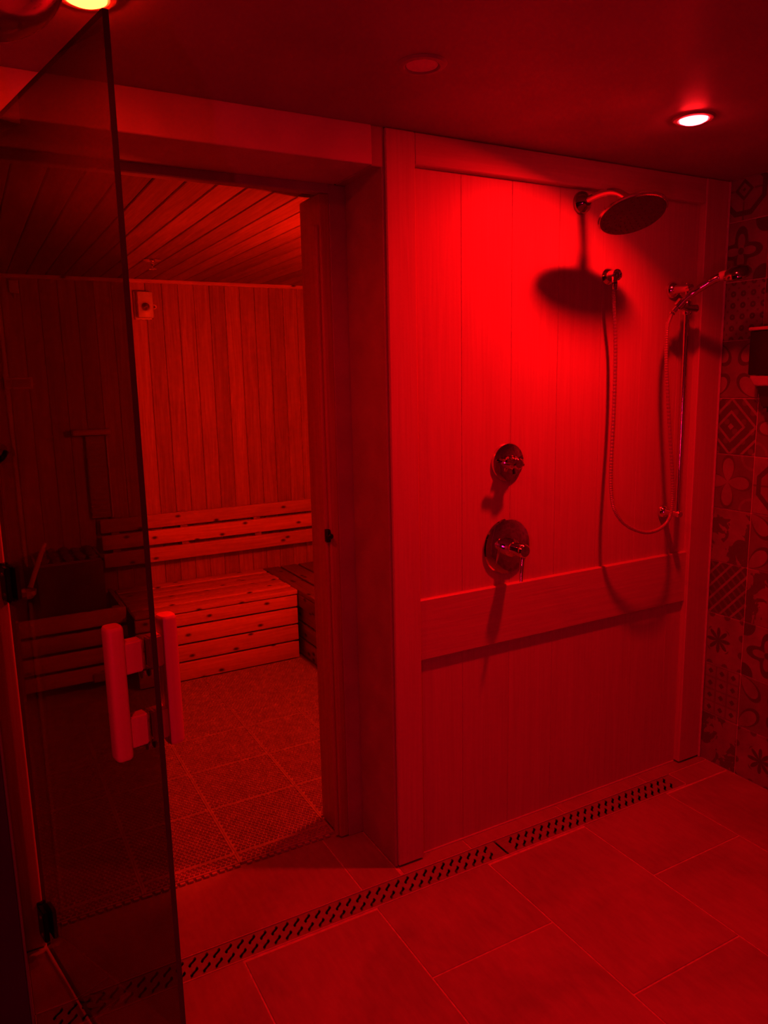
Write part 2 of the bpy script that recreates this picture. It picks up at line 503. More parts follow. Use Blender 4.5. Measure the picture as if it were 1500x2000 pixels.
for i in range(len(ycol) - 1):
    y1, y0 = ycol[i] - 0.0016, max(ycol[i + 1] + 0.0016, YR)
    if y1 - y0 < 0.02: continue
    cy = (ycol[i] + ycol[i + 1]) / 2 if i else (ycol[1] + 0.1031)
    for j in range(len(zrow) - 1):
        z0, z1 = zrow[j] + 0.0016, zrow[j + 1] - 0.0016
        cz = zrow[j] + 0.1031 if j else zrow[1] - 0.1031
        nm = col0[j] if i == 0 else col1[j] if i == 1 else names[(i * 5 + j * 3 + (i * j) % 4) % len(names)]
        link('wall_tile', tile_mesh(y0, y1, z0, z1, cy, cz, PT[nm]), (W + 0.005, cy, cz), wall_right)

# ---------------- other walls of the room
wall_left = struct('wall_left', (XL - 0.1, YR, -0.02), (XL, -0.45, H), DARK_WALL)
struct('wall_pier', (XL - 0.1, -0.45, -0.02), (-1.072, 0.36, H), DARK_WALL, 0.0, 'dark navy wall end beside the glass door')
tag(box('veil_board', (-1.0715, -0.448, 0.0), (-1.066, 0.199, H - 0.001), SIDE_DIM, None, 0.002), kind='structure', label='board added on the side of the dark wall end to reflect in the glass door')  # added for its pale reflection in the door glass
struct('wall_rear', (XL - 0.1, YR - 0.1, -0.02), (W + 0.1, YR, H), SIDE_PAINT)

# ---------------- header and door surround
struct('wall_header', (-1.072, 0.0, 2.100), (-0.042, 0.272, H), HEAD_PAINT, 0.002, 'painted header boxed in above the sauna door')
tag(box('trim_9', (-0.042, 0.006, 2.098), (-0.0005, 0.232, H), SIDE_PAINT, None, 0.002), kind='structure', label='short filler block between header and shower wall')
struct('wall_door_side', (-0.062, 0.236, 0.0), (0.0, 0.36, 2.1), SIDE_PAINT, 0.002, 'dark strip of wall beside the door jamb')
door_frame = empty('door_frame', (-0.55, 0.30, 0.0), 'brown wooden frame around the sauna doorway', 'door frame')
tag(door_frame, kind='structure')
box('jamb', (-0.094, 0.236, 0.004), (-0.060, 0.385, 2.074), JAMB, door_frame, 0.006, 3)
box('jamb', (-1.070, 0.200, 0.004), (-1.014, 0.385, 2.074), JAMB, door_frame, 0.006, 3)
box('head_jamb', (-1.014, 0.236, 2.074), (-0.060, 0.272, 2.102), SIDE_PAINT, door_frame, 0.003)
tube('door_seal', [(-0.0985, 0.252, 0.012), (-0.0985, 0.252, 1.985)], 0.0075, JAMB, door_frame, 12)
tube('door_seal', [(-0.0965, 0.268, 0.012), (-0.0965, 0.268, 1.985)], 0.0045, JAMB, door_frame, 12)
# catch for the glass on the jamb
c = box('door_catch', (-0.1080, 0.232, 1.030), (-0.0930, 0.252, 1.072), BLACK_METAL, door_frame, 0.004, 2)
lathe('roller', [(0, 0), (0.007, 0), (0.009, 0.004), (0.009, 0.012), (0.006, 0.016), (0, 0.016)], BLACK_METAL, (-0.098, 0.234, 1.051), (0, -1, 0), door_frame, 20)

# ---------------- sauna room shell, lined with boards
SY0, SY1, SX0, SX1, SZ = 0.385, 2.470, -1.02, 1.06, 2.090
PIT = 0.0885
sauna_floor = struct('floor_sauna', (SX0 - 0.05, 0.262, -0.12), (SX1 + 0.05, SY1 + 0.05, -0.004), SIDE_PAINT, 0, 'bare floor under the sauna mat')
wall_sauna = struct('wall_sauna_back', (SX0 - 0.05, SY1, -0.02), (SX1 + 0.05, SY1 + 0.05, SZ + 0.05), CHANNEL, 0, 'board-lined rear wall of the sauna')
n = int((SX1 - SX0) / PIT)
for k in range(n + 1):
    a = SX0 + k * PIT; b = min(a + PIT - 0.0016, SX1)
    if b - a < 0.01: continue
    box('wall_plank', (a, SY1 - 0.014, 0.0), (b, SY1, SZ), CEDAR_Z, wall_sauna, 0.0022)
ceil_sauna = struct('ceiling_sauna', (SX0 - 0.05, 0.273, SZ + 0.014), (SX1 + 0.05, SY1 + 0.05, SZ + 0.11), CHANNEL, 0, 'board-lined sauna ceiling')
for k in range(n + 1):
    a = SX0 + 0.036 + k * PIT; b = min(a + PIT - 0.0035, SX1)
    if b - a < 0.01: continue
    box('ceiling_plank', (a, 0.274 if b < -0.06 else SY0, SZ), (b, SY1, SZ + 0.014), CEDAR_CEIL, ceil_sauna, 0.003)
wall_sr = struct('wall_sauna_right', (SX1, 0.36, -0.02), (SX1 + 0.05, SY1, SZ + 0.014), CHANNEL, 0, 'board-lined side wall of the sauna')
k = 0
while SY0 + k * PIT < SY1 - 0.02:
    a = SY0 + k * PIT; b = min(a + PIT - 0.0016, SY1 - 0.015)
    box('wall_plank', (SX1 - 0.014, a, 0.0), (SX1, b, SZ), CEDAR_Z, wall_sr, 0.0022); k += 1
wall_sl = struct('wall_sauna_left', (SX0 - 0.05, 0.36, -0.02), (SX0, SY1, SZ + 0.014), CHANNEL, 0, 'board-lined wall behind the sauna heater')
k = 0
while SY0 + k * PIT < SY1 - 0.02:
    a = SY0 + k * PIT; b = min(a + PIT - 0.0016, SY1 - 0.015)
    box('wall_plank', (SX0, a, 0.0), (SX0 + 0.014, b, SZ), CEDAR_Z, wall_sl, 0.0022); k += 1
struct('wall_sauna_front', (0.0, 0.36, -0.02), (SX1, 0.385, SZ + 0.014), CEDAR_Z, 0, 'inner face of the wall between sauna and shower')
# corner bead between rear wall and ceiling
tag(box('trim_10', (SX0 + 0.015, SY1 - 0.034, SZ - 0.020), (SX1 - 0.015, SY1 - 0.014, SZ), CEDAR_X, None, 0.003), kind='structure', label='slim bead between sauna rear wall and ceiling')

# ================================================================== THINGS
# ---------------- glass door, swung out towards the camera
ang = math.atan2(-0.979, 0.2035)
door = bpy.data.objects.new('door_1', None); COL.objects.link(door)
door.location = (-1.011, 0.193, 0.0); door.rotation_euler = (0, 0, ang)
tag(door, 'tinted frameless glass door with wooden pull handles, swung open', kind='structure')
# local frame: x runs from the hinges to the free edge, +y towards the sauna side (right of the pane), -y towards the camera side
T = 0.0095
bm = bmesh.new(); add_box(bm, (0.445, 0, 1.038), (0.878, T, 2.050))
me = finish(bm, 'glass_pane', [TINTED, GLASS_EDGE])
for p in me.polygons:
    p.material_index = 1 if abs(p.normal.y) < 0.5 else 0
pane = local('glass_pane', me, (0, 0, 0), door)
for hz in (0.095, 1.050, 1.940):
    bm = bmesh.new()
    for s in (-1, 1):
        add_box(bm, (0.022, s * (T / 2 + 0.0065), 0), (0.050, 0.013, 0.088))
    bmesh.ops.bevel(bm, geom=bm.edges[:], offset=0.003, segments=2, affect='EDGES')
    h = local('hinge', finish(bm, 'hinge', BLACK_METAL), (0, 0, hz), door)
    bm = bmesh.new(); add_lathe(bm, [(0, -0.048), (0.008, -0.048), (0.010, -0.044), (0.010, 0.044), (0.008, 0.048), (0, 0.048)], seg=18)
    add_box(bm, (-0.014, -0.012, 0), (0.022, 0.012, 0.080))
    local('hinge_barrel', shade_auto(finish(bm, 'hinge_barrel', BLACK_METAL)), (-0.010, -0.006, 0), h)
    for dz in (-0.026, 0.026):
        bm = bmesh.new(); add_lathe(bm, [(0, 0), (0.006, 0), (0.006, 0.002), (0.004, 0.003), (0, 0.003)], (0, 0, 0), (0, -1, 0), 14)
        local('screw', finish(bm, 'screw', STEEL), (0.028, -T / 2 - 0.013, dz), h)
def handle_bar(sign):
    """a rounded wooden bar with two blocks reaching to the glass"""
    bm = bmesh.new(); rings = []
    off = 0.050 if sign < 0 else 0.043
    for zz, k in ((-0.116, 0.86), (-0.113, 0.97), (-0.109, 1.0), (0.109, 1.0), (0.113, 0.97), (0.116, 0.86)):
        ring = []
        for q in range(28):
            a = 2 * math.pi * q / 28; ca, sa = math.cos(a), math.sin(a)
            ring.append(bm.verts.new((math.copysign(abs(ca) ** 0.6, ca) * 0.018 * k, math.copysign(abs(sa) ** 0.6, sa) * 0.015 * k, zz)))
        rings.append(ring)
    for a, b in zip(rings, rings[1:]):
        for q in range(28): bm.faces.new((a[q], a[(q + 1) % 28], b[(q + 1) % 28], b[q]))
    bm.faces.new(rings[0][::-1]); bm.faces.new(rings[-1])
    bar = local('pull_handle', shade_auto(finish(bm, 'pull_handle', HANDLE_WOOD), 0.7), (0.838, sign * off, 1.030), door)
    for dz in (0.058, -0.073):
        bm = bmesh.new(); add_box(bm, (0, 0, 0), (0.024, off - 0.016, 0.056))
        bmesh.ops.bevel(bm, geom=bm.edges[:], offset=0.003, segments=2, affect='EDGES')
        st = local('standoff', finish(bm, 'standoff', HANDLE_WOOD), (0, -sign * (off - 0.005 + 0.0105) / 2, dz), bar)
    for dz in (0.058, -0.073):
        bm = bmesh.new(); add_lathe(bm, [(0, 0), (0.008, 0), (0.008, 0.003), (0.0, 0.003)], (0, 0, 0), (0, sign, 0), 16)
        local('washer', finish(bm, 'washer', STEEL), (0.0, -sign * (off - 0.0048), dz - 0.036), bar)
handle_bar(-1); handle_bar(1)

# ---------------- linear drain
drain = empty('linear_drain', (0.06, -0.077, 0.0), 'long steel floor drain with wavy slots along the shower wall', 'floor drain')
DX0, DX1, DY0, DY1 = -1.064, 1.187, -0.122, -0.033
bm = bmesh.new()
add_box(bm, ((DX0 + DX1) / 2, (DY0 + DY1) / 2, -0.055), (DX1 - DX0, DY1 - DY0, 0.004))
for yy in (DY0 + 0.0004, DY1 - 0.0004): add_box(bm, ((DX0 + DX1) / 2, yy, -0.034), (DX1 - DX0, 0.0008, 0.044))
link('channel', finish(bm, 'channel', CHANNEL), (0, 0, 0), drain)
bm = bmesh.new()
for yy in (DY0 + 0.0015, DY1 - 0.0015): add_box(bm, ((DX0 + DX1) / 2, yy, -0.0055), (DX1 - DX0, 0.003, 0.013))
for xx in (DX0 + 0.0015, DX1 - 0.0015): add_box(bm, (xx, (DY0 + DY1) / 2, -0.0055), (0.003, DY1 - DY0, 0.013))
link('drain_frame', finish(bm, 'drain_frame', FRAME_STEEL), (0, 0, 0), drain)
CELL = 0.0335; GW = 0.079
def grate_cell():
    """one repeat of the plate, pierced by two S-shaped slots"""
    bm = bmesh.new(); edges = []
    def loop(pts):
        vs = [bm.verts.new((x, y, 0)) for x, y in pts]
        for i in range(len(vs)): edges.append(bm.edges.new((vs[i], vs[(i + 1) % len(vs)])))
    h, w = CELL / 2, GW / 2
    loop([(-h, -w), (h, -w), (h, w), (-h, w)])
    for cy, cx in ((0.0185, 0.0), (-0.0185, -0.004)):
        N = 10; left, right = [], []
        for i in range(N + 1):
            s = -1 + 2 * i / N
            x = cx + 0.0095 * math.sin(s * 2.2); y = cy + s * 0.0140
            dx, dy = 0.0095 * 2.2 * math.cos(s * 2.2), 0.0140
            L = math.hypot(dx, dy); nx, ny = -dy / L * 0.0038, dx / L * 0.0038
            left.append((x + nx, y + ny)); right.append((x - nx, y - ny))
        loop(left + right[::-1])
    bmesh.ops.triangle_fill(bm, use_beauty=True, edges=edges)
    for f in bm.faces:
        if f.normal.z < 0: f.normal_flip()
    r = bmesh.ops.extrude_face_region(bm, geom=bm.faces[:])
    bmesh.ops.translate(bm, vec=(0, 0, -0.003), verts=[v for v in r['geom'] if isinstance(v, bmesh.types.BMVert)])
    bmesh.ops.recalc_face_normals(bm, faces=bm.faces)
    me = bpy.data.meshes.new('cell'); bm.to_mesh(me); bm.free(); return me
cell = grate_cell()
def grate(x0, x1):
    n = int((x1 - x0 - 0.06) / CELL); pad = (x1 - x0 - n * CELL) / 2
    bm = bmesh.new()
    for k in range(n):
        nb = len(bm.verts); bm.from_mesh(cell); bm.verts.ensure_lookup_table()
        for v in bm.verts[nb:]: v.co.x += -(x1 - x0) / 2 + pad + (k + 0.5) * CELL
    for s in (-1, 1):
        add_box(bm, (s * ((x1 - x0) / 2 - pad / 2), 0, -0.0015), (pad, GW, 0.003))
    me = finish(bm, 'grate', GRATE_STEEL, recalc=False)
    link('grate', me, ((x0 + x1) / 2, (DY0 + DY1) / 2, -0.0012), drain)
grate(DX0 + 0.004, 0.340); grate(0.348, DX1 - 0.004)
bpy.data.meshes.remove(cell)

# ---------------- rain shower head on its arm
rain = empty('rain_shower_head', (0.727, PY, 2.073), 'round chrome rain shower head on a short wall arm', 'shower head')
lathe('wall_flange', [(0, 0), (0.035, 0), (0.035, 0.006), (0.031, 0.014), (0.018, 0.024), (0.014, 0.030), (0, 0.030)], DARK_CHROME, (0.727, PY, 2.073), (0, -1, 0), rain)
HC = Vector((0.724, -0.193, 2.000)); HN = Vector((-0.10, -0.43, -1.0)).normalized()
arm_end = HC - HN * 0.045
tube('shower_arm', spline([(0.727, PY - 0.01, 2.073), (0.727, -0.055, 2.083), (0.726, -0.115, 2.078), tuple(arm_end + Vector((0, 0.018, 0.016))), tuple(arm_end)], 8), 0.0105, CHROME, rain, 16)
lathe('ball_joint', [(0, -0.046), (0.012, -0.044), (0.016, -0.034), (0.016, -0.022), (0.022, -0.014), (0.022, -0.006), (0, -0.006)], CHROME, HC, HN, rain, 28)
hd = lathe('head_plate', [(0, -0.012), (0.030, -0.011), (0.080, -0.007), (0.100, -0.002), (0.1015, 0.003), (0.098, 0.006), (0, 0.006)], CHROME, HC, HN, rain, 56)
lathe('spray_face', [(0.0955, 0.0055), (0.0955, 0.0075), (0.092, 0.0085), (0, 0.0085)], DARK_FACE, HC, HN, hd, 56)
bm = bmesh.new(); hx, hy, hz_ = frame_from(HN)
for ring, cnt in ((0.018, 6), (0.036, 12), (0.054, 18), (0.072, 24), (0.086, 30)):
    for q in range(cnt):
        a = 2 * math.pi * q / cnt
        add_lathe(bm, [(0.0022, 0.0), (0.0014, 0.0022), (0, 0.0022)], (hx * math.cos(a) + hy * math.sin(a)) * ring + HN * 0.0083, HN, 6)
link('spray_nozzles', finish(bm, 'spray_nozzles', DARK_FACE), HC, hd)

# ---------------- slide bar with its brackets
bar = empty('slide_bar', (1.160, PY, 1.03), 'upright chrome slide bar in the corner by the tiled wall', 'shower rail')
BX, BY = 1.158, -0.042
tube('rail', [(BX, BY, 1.022), (BX, BY, 1.835)], 0.0085, CHROME, bar, 18)
def bracket(z, r):
    lathe('bracket', [(0, 0), (r, 0), (r, 0.006), (r * 0.86, 0.014), (r * 0.55, 0.022), (r * 0.50, 0.045), (r * 0.50, 0.078), (r * 0.40, 0.084), (0, 0.084)], CHROME, (BX, PY, z), (0, -1, 0), bar, 32)
bracket(1.820, 0.029); bracket(1.030, 0.024)
sl = lathe('slider', [(0, -0.022), (0.015, -0.022), (0.017, -0.018), (0.017, 0.018), (0.015, 0.022), (0, 0.022)], CHROME, (BX, BY, 1.752), (0, 0, 1), bar, 24)
tube('slider_arm', [(BX + 0.040, BY - 0.004, 1.752), (BX - 0.020, BY - 0.008, 1.752), (1.103, -0.068, 1.757)], [0.0135, 0.0135, 0.0105], CHROME, sl, 18)
lathe('holder_cup', [(0.0138, -0.012), (0.0165, -0.012), (0.0175, 0.012), (0.0148, 0.012), (0.0138, -0.012)], CHROME, (1.0765, -0.0825, 1.7605), (0.46, -0.49, 0.76), sl, 24)

# ---------------- hand shower in the holder
hs = empty('hand_shower', (1.075, -0.072, 1.735), 'chrome hand shower resting in the slide bar holder', 'hand shower')
hp = spline([(1.063, -0.068, 1.738), (1.080, -0.086, 1.766), (1.103, -0.110, 1.795), (1.129, -0.150, 1.825), (1.146, -0.172, 1.838), (1.153, -0.185, 1.842)], 6)
tube('handle', hp, [0.0085 + 0.0050 * min(1, max(0, i - 6) / 8) for i in range(len(hp))], CHROME, hs, 18)
hdir = Vector((0.30, -0.95, 0.13)).normalized(); hn = Vector((0.33, 0.02, -0.95)).normalized()
hn = (hn - hdir * hn.dot(hdir)).normalized()
hc = Vector((1.171, -0.222, 1.848))
lathe('neck_ring', [(0, -0.012), (0.0155, -0.011), (0.0165, 0.0), (0.0155, 0.011), (0, 0.012)], GREY_PLASTIC, (1.154, -0.186, 1.842), hdir, hs, 22)
spray = lathe('spray_head', [(0, -0.022), (0.020, -0.021), (0.036, -0.013), (0.044, 0.000), (0.044, 0.010), (0.038, 0.015), (0, 0.015)], DARK_CHROME, hc, hn, hs, 40)
lathe('spray_face', [(0.036, 0.0145), (0.036, 0.0165), (0, 0.0175)], BLACK_PLASTIC, hc, hn, spray, 32)

# ---------------- hose
hose_pts = [(0.824, -0.032, 1.822), (0.825, -0.030, 1.765), (0.845, -0.022, 1.651), (0.851, -0.020, 1.518), (0.848, -0.022, 1.382), (0.838, -0.028, 1.245), (0.830, -0.040, 1.142), (0.836, -0.056, 1.073), (0.879, -0.070, 1.022), (0.956, -0.080, 0.992), (1.026, -0.084, 0.999), (1.070, -0.084, 1.034), (1.083, -0.082, 1.106), (1.076, -0.078, 1.214), (1.059, -0.074, 1.357), (1.042, -0.072, 1.497), (1.033, -0.070, 1.599), (1.035, -0.068, 1.684), (1.050, -0.066, 1.718), (1.058, -0.066, 1.731)]
fine = spline(hose_pts, 34)
hose_root = empty('shower_hose', fine[0], 'ribbed chrome shower hose hanging in a long loop', 'hose')
tube('hose_line', fine, [0.0066 if (i % 3) else 0.0058 for i in range(len(fine))], HOSE_METAL, hose_root, 10, False)
tube('hose_nut', fine[:14], 0.0095, CHROME, hose_root, 12)
tube('hose_nut', fine[-16:], [0.0085 + 0.0015 * (i / 15) for i in range(16)], CHROME, hose_root, 12)

# ---------------- wall outlet elbow
elbow = empty('wall_outlet', (0.863, PY, 1.856), 'round chrome hose outlet on the boards beside the rain head shadow', 'wall outlet')
lathe('outlet_flange', [(0, 0), (0.027, 0), (0.027, 0.007), (0.022, 0.014), (0.018, 0.018), (0.018, 0.052), (0.014, 0.055), (0.011, 0.050), (0, 0.048)], CHROME, (0.850, PY, 1.852), (-0.15, -1, 0.0), elbow, 32)
tube('outlet_spout', [(0.843, -0.014, 1.850), (0.834, -0.020, 1.842), (0.826, -0.030, 1.822)], 0.0095, CHROME, elbow, 16)

# ---------------- valves
def valve(loc, R, label, kind):
    v = empty('shower_valve', loc, label, 'shower valve', 'valves on the shower wall')
    lathe('escutcheon', [(0, 0), (R, 0), (R, 0.004), (R * 0.96, 0.009), (R * 0.80, 0.013), (R * 0.40, 0.015), (0, 0.015)], CHROME, loc, (0, -1, 0), v, 56)
    x, y, z = loc
    if kind == 'lever':
        h = lathe('valve_body', [(0, 0.010), (0.030, 0.010), (0.030, 0.030), (0.024, 0.034), (0.020, 0.036), (0.020, 0.072), (0.022, 0.074), (0.022, 0.092), (0.018, 0.097), (0, 0.098)], CHROME, loc, (0, -1, 0), v, 36)
        tube('lever', spline([(x, y - 0.083, z - 0.012), (x - 0.004, y - 0.085, z - 0.040), (x - 0.010, y - 0.090, z - 0.072), (x - 0.014, y - 0.094, z - 0.096)], 6), [0.009 - 0.0042 * (i / 18) for i in range(19)], CHROME, h, 14)
    else:
        h = lathe('diverter_body', [(0, 0.010), (0.022, 0.010), (0.022, 0.036), (0.018, 0.040), (0.018, 0.060), (0.014, 0.064), (0, 0.065)], CHROME, loc, (0, -1, 0), v, 32)
        bm = bmesh.new(); add_box(bm, (-0.014, 0, 0), (0.078, 0.013, 0.017))
        bmesh.ops.bevel(bm, geom=bm.edges[:], offset=0.005, segments=3, affect='EDGES')
        bmesh.ops.rotate(bm, cent=(0, 0, 0), matrix=Matrix.Rotation(0.24, 3, 'Y'), verts=bm.verts[:])
        link('lever', shade_auto(finish(bm, 'lever', CHROME), 0.5), (x, y - 0.056, z), h)
        bm = bmesh.new()
        for q in range(3):
            a = 2 * math.pi * q / 3 + 0.5
            add_tube(bm, [(math.cos(a) * 0.010, -0.036, math.sin(a) * 0.010), (math.cos(a) * 0.034, -0.040, math.sin(a) * 0.034)], 0.0065, 10)
        link('knob_spokes', shade_auto(finish(bm, 'knob_spokes', CHROME)), loc, h)
    return v
valve((0.437, PY, 1.264), 0.062, 'smaller upper chrome diverter valve on the shower boards', 'diverter')
valve((0.437, PY, 0.990), 0.092, 'larger lower chrome lever valve above the level board', 'lever')

# ---------------- soap dispenser on the tiled wall
dis = empty('soap_dispenser', (W - 0.001, -0.235, 1.42), 'black wall soap dispenser on the patterned tiles', 'soap dispenser')
box('housing', (W - 0.092, -0.290, 1.520), (W - 0.001, -0.178, 1.668), BLACK_PLASTIC, dis, 0.006, 2)
box('lid', (W - 0.096, -0.294, 1.669), (W - 0.001, -0.174, 1.681), GREY_PLASTIC, dis, 0.004, 2)
bm = bmesh.new(); add_box(bm, (0, 0, 0), (0.030, 0.092, 0.034))
for v in bm.verts:
    if v.co.z < 0: v.co.y *= 0.62; v.co.x = v.co.x * 0.6 + 0.004
bmesh.ops.bevel(bm, geom=bm.edges[:], offset=0.004, segments=2, affect='EDGES')
link('push_bar', finish(bm, 'push_bar', GREY_PLASTIC), (W - 0.088, -0.236, 1.500), dis)
bm = bmesh.new(); add_box(bm, (0, 0, 0), (0.066, 0.096, 0.110))
for v in bm.verts:
    if v.co.z < 0: v.co.y *= 0.55; v.co.x = v.co.x * 0.7 + 0.008
bmesh.ops.bevel(bm, geom=bm.edges[:], offset=0.006, segments=2, affect='EDGES')
link('soap_bottle', finish(bm, 'soap_bottle', SMOKED), (W - 0.038, -0.236, 1.462), dis)
lathe('spout', [(0, 0), (0.008, 0), (0.006, 0.016), (0, 0.016)], BLACK_PLASTIC, (W - 0.046, -0.236, 1.409), (0, 0, -1), dis, 16)

# ---------------- ceiling lamps
def ceiling_lamp(x, y, label, col, power, core, aim=(0, 0)):
    L = empty('ceiling_light', (x, y, H), label, 'ceiling light', 'round downlights in the shower room ceiling')
    lathe('trim_ring', [(0.036, 0.0005), (0.036, 0.003), (0.040, 0.006), (0.050, 0.005), (0.055, 0.0005)], TRIM_RING, (x, y, H), (0, 0, -1), L, 48)
    if power > 0:
        mt = emitter('lit_lens_%d' % int(abs(x * 1000) + abs(y * 10)), (col[0], col[1] * 5, col[2] * 5), core)
        lathe('lens', [(0.0355, 0.001), (0.0350, 0.0080), (0.027, 0.0120), (0.0, 0.0140)], mt, (x, y, H), (0, 0, -1), L, 40)
        ld = bpy.data.lights.new('lamp_light', 'AREA'); ld.shape = 'DISK'; ld.size = 0.066
        ld.energy = power; ld.color = col; ld.spread = SPREAD
        lo = bpy.data.objects.new('lamp_light', ld); COL.objects.link(lo); lo.parent = L; lo.location = (0, 0, -0.0235 if aim[1] else -0.0145); lo.rotation_euler = (aim[0], aim[1], 0)
    else:
        lathe('lens', [(0.0355, 0.001), (0.0345, 0.003), (0.0, 0.004)], LENS_OFF, (x, y, H), (0, 0, -1), L, 40)
ceiling_lamp(0.711, -0.408, 'brightly lit red downlight in front of the rain shower head', RED, P_SHOWER, P_SHOWER * 8, (0, math.radians(19)))
ceiling_lamp(-0.126, -0.392, 'unlit downlight in the ceiling between the two lit ones', RED, 0, 0)
ceiling_lamp(-0.808, -0.392, 'lit downlight with a yellow core above the glass door edge', RED_WARM, P_DOOR, P_DOOR * 60)
ceiling_lamp(-1.06, -1.02, 'lit red downlight above and in front of the camera, out of view', RED, P_REAR, P_REAR * 8)

# ---------------- round globe by the top of the door
GC = Vector((-0.990, -0.730, 2.083)); GR = 0.105
dome = empty('ceiling_globe', (GC.x, GC.y, H), 'large dark glossy round globe on the ceiling beside the glass door', 'ceiling fixture')
lathe('globe', [(0, -GR)] + [(GR * math.cos(a), GR * math.sin(a)) for a in [-math.pi / 2 + i * math.pi / 24 for i in range(1, 23)]] + [(0.045, GR * 0.92)], DOME_METAL, GC, (0, 0, 1), dome, 56)
lathe('globe_mount', [(0, 0), (0.060, 0), (0.060, 0.006), (0.052, 0.012), (0.048, 0.020), (0, 0.020)], TRIM_RING, (GC.x, GC.y, H), (0, 0, -1), dome, 40)

# ---------------- hook on the door frame
hk = empty('wall_hook', (-1.045, 0.20, 1.37), 'black metal hook on the wooden frame above the glass hinge', 'hook')
lathe('hook_plate', [(0, 0), (0.017, 0), (0.017, 0.004), (0.014, 0.007), (0, 0.007)], BLACK_METAL, (-1.040, 0.200, 1.380), (0, -1, 0), hk, 24)
tube('hook_arm', spline([(-1.040, 0.196, 1.378), (-1.034, 0.165, 1.362), (-1.018, 0.140, 1.356), (-0.998, 0.128, 1.366), (-0.986, 0.122, 1.384)], 6), 0.0065, BLACK_METAL, hk, 12)

# ---------------- sauna mat of clip-together tiles
TS = 0.303
def mat_mesh(dx, dy):
    """a plate with a plain raised border and rows of small raised pips"""
    bm = bmesh.new(); add_box(bm, (0, 0, -0.003), (dx - 0.0006, dy - 0.0006, 0.004))
    for q in (-1, 1):
        add_box(bm, (q * (dx / 2 - 0.0035), 0, 0.0005), (0.006, dy - 0.001, 0.005)); add_box(bm, (0, q * (dy / 2 - 0.0035), 0.0005), (dx - 0.014, 0.006, 0.005))
    NX, NY = round((dx - 0.016) / 0.0165), round((dy - 0.016) / 0.0125)
    for j in range(NY):
        for i in range(NX):
            x = (i + 0.5 + (0.22 if j % 2 else -0.22)) / NX * (dx - 0.018) - (dx - 0.018) / 2
            y = (j + 0.5) / NY * (dy - 0.016) - (dy - 0.016) / 2
            w, d, h = 0.0060, 0.0038, 0.0070
            lo = [bm.verts.new((x + sx * w, y + sy * d, -0.001)) for sx, sy in ((-1, -1), (1, -1), (1, 1), (-1, 1))]
            hi = [bm.verts.new((x + sx * w * 0.6 + 0.001, y + sy * d * 0.55, -0.001 + h)) for sx, sy in ((-1, -1), (1, -1), (1, 1), (-1, 1))]
            bm.faces.new(hi)
            for k in range(4): bm.faces.new((lo[k], lo[(k + 1) % 4], hi[(k + 1) % 4], hi[k]))
    return finish(bm, 'mat_tile', MAT_PVC)
mat_root = empty('floor_mat', (-0.25, 0.9, 0.0), 'ribbed plastic mat of clipped squares covering the sauna floor', 'floor mat')
bm = bmesh.new()
for k in range(12):
    add_box(bm, ((k - 5.5) * 0.0252, 0, -0.001), (0.016, 0.010, 0.006))
tab_me = finish(bm, 'edge_tabs', MAT_PVC)
mxs = [-1.012, -0.733, -0.430, -0.098, 0.178, 0.450]
mys = [0.280, 0.335, 0.632, 0.925, 1.215, 1.510, 1.884]
_mm = {}
for i in range(5):
    for j in range(6):
        y0 = mys[j]
        if i > 2:
            if j == 0: continue
            if j == 1: y0 = 0.390                       # cut to the inner face of the front wall
        dx, dy = mxs[i + 1] - mxs[i], mys[j + 1] - y0
        key = (round(dx, 4), round(dy, 4))
        if key not in _mm: _mm[key] = mat_mesh(dx, dy)
        cx, cy = (mxs[i] + mxs[i + 1]) / 2, (y0 + mys[j + 1]) / 2
        t = link('mat_tile', _mm[key], (cx, cy, 0.002), mat_root)
        if j == 0: link('edge_tabs', tab_me, (cx, mys[0] - 0.006, 0.002), t)

# ---------------- sauna benches
ZT = 0.396
bench = empty('sauna_bench', (0.0, 2.17, 0.0), 'knotty cedar bench across the rear of the sauna', 'bench', 'sauna benches')
BX0, BX1, BY0, BY1 = -0.425, 0.448, 1.885, 2.452
n = 6; w = (BY1 - BY0) / n
for k in range(n):
    box('seat_slat', (BX0, BY0 + k * w + 0.001, ZT - 0.024), (BX1 - 0.002 * (k % 3), BY0 + (k + 1) * w - 0.012, ZT + (0.0, 0.003, 0.001, 0.004, 0.0, 0.003)[k]), CEDAR_X, bench, 0.003, 2)
zs = [0.0, 0.104, 0.199, 0.296, ZT - 0.026]
for a, b in zip(zs, zs[1:]):
    box('front_slat', (BX0, BY0 + 0.004, a + 0.006), (BX1 - 0.002, BY0 + 0.026, b - 0.004), CEDAR_X, bench, 0.003, 2)
for xx in (BX0 + 0.05, 0.0, BX1 - 0.05):
    box('frame_post', (xx - 0.022, BY0 + 0.030, 0.0), (xx + 0.022, BY0 + 0.070, ZT - 0.026), CEDAR_Z, bench, 0.002)
    box('frame_post', (xx - 0.022, BY1 - 0.060, 0.0), (xx + 0.022, BY1 - 0.020, ZT - 0.026), CEDAR_Z, bench, 0.002)
side = empty('sauna_bench', (0.75, 1.45, 0.0), 'darker cedar bench along the side wall at the doorway edge', 'bench', 'sauna benches')
SBX0, SBX1, SBY0, SBY1 = 0.452, 1.040, 0.45, 2.452
n = 5; w = (SBX1 - SBX0) / n
for k in range(n):
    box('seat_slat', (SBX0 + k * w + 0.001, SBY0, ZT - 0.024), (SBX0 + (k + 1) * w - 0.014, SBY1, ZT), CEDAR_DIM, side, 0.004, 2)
box('front_fascia', (SBX0 + 0.002, SBY0, 0.300), (SBX0 + 0.024, SBY1, ZT - 0.026), CEDAR_DIM, side, 0.003, 2)
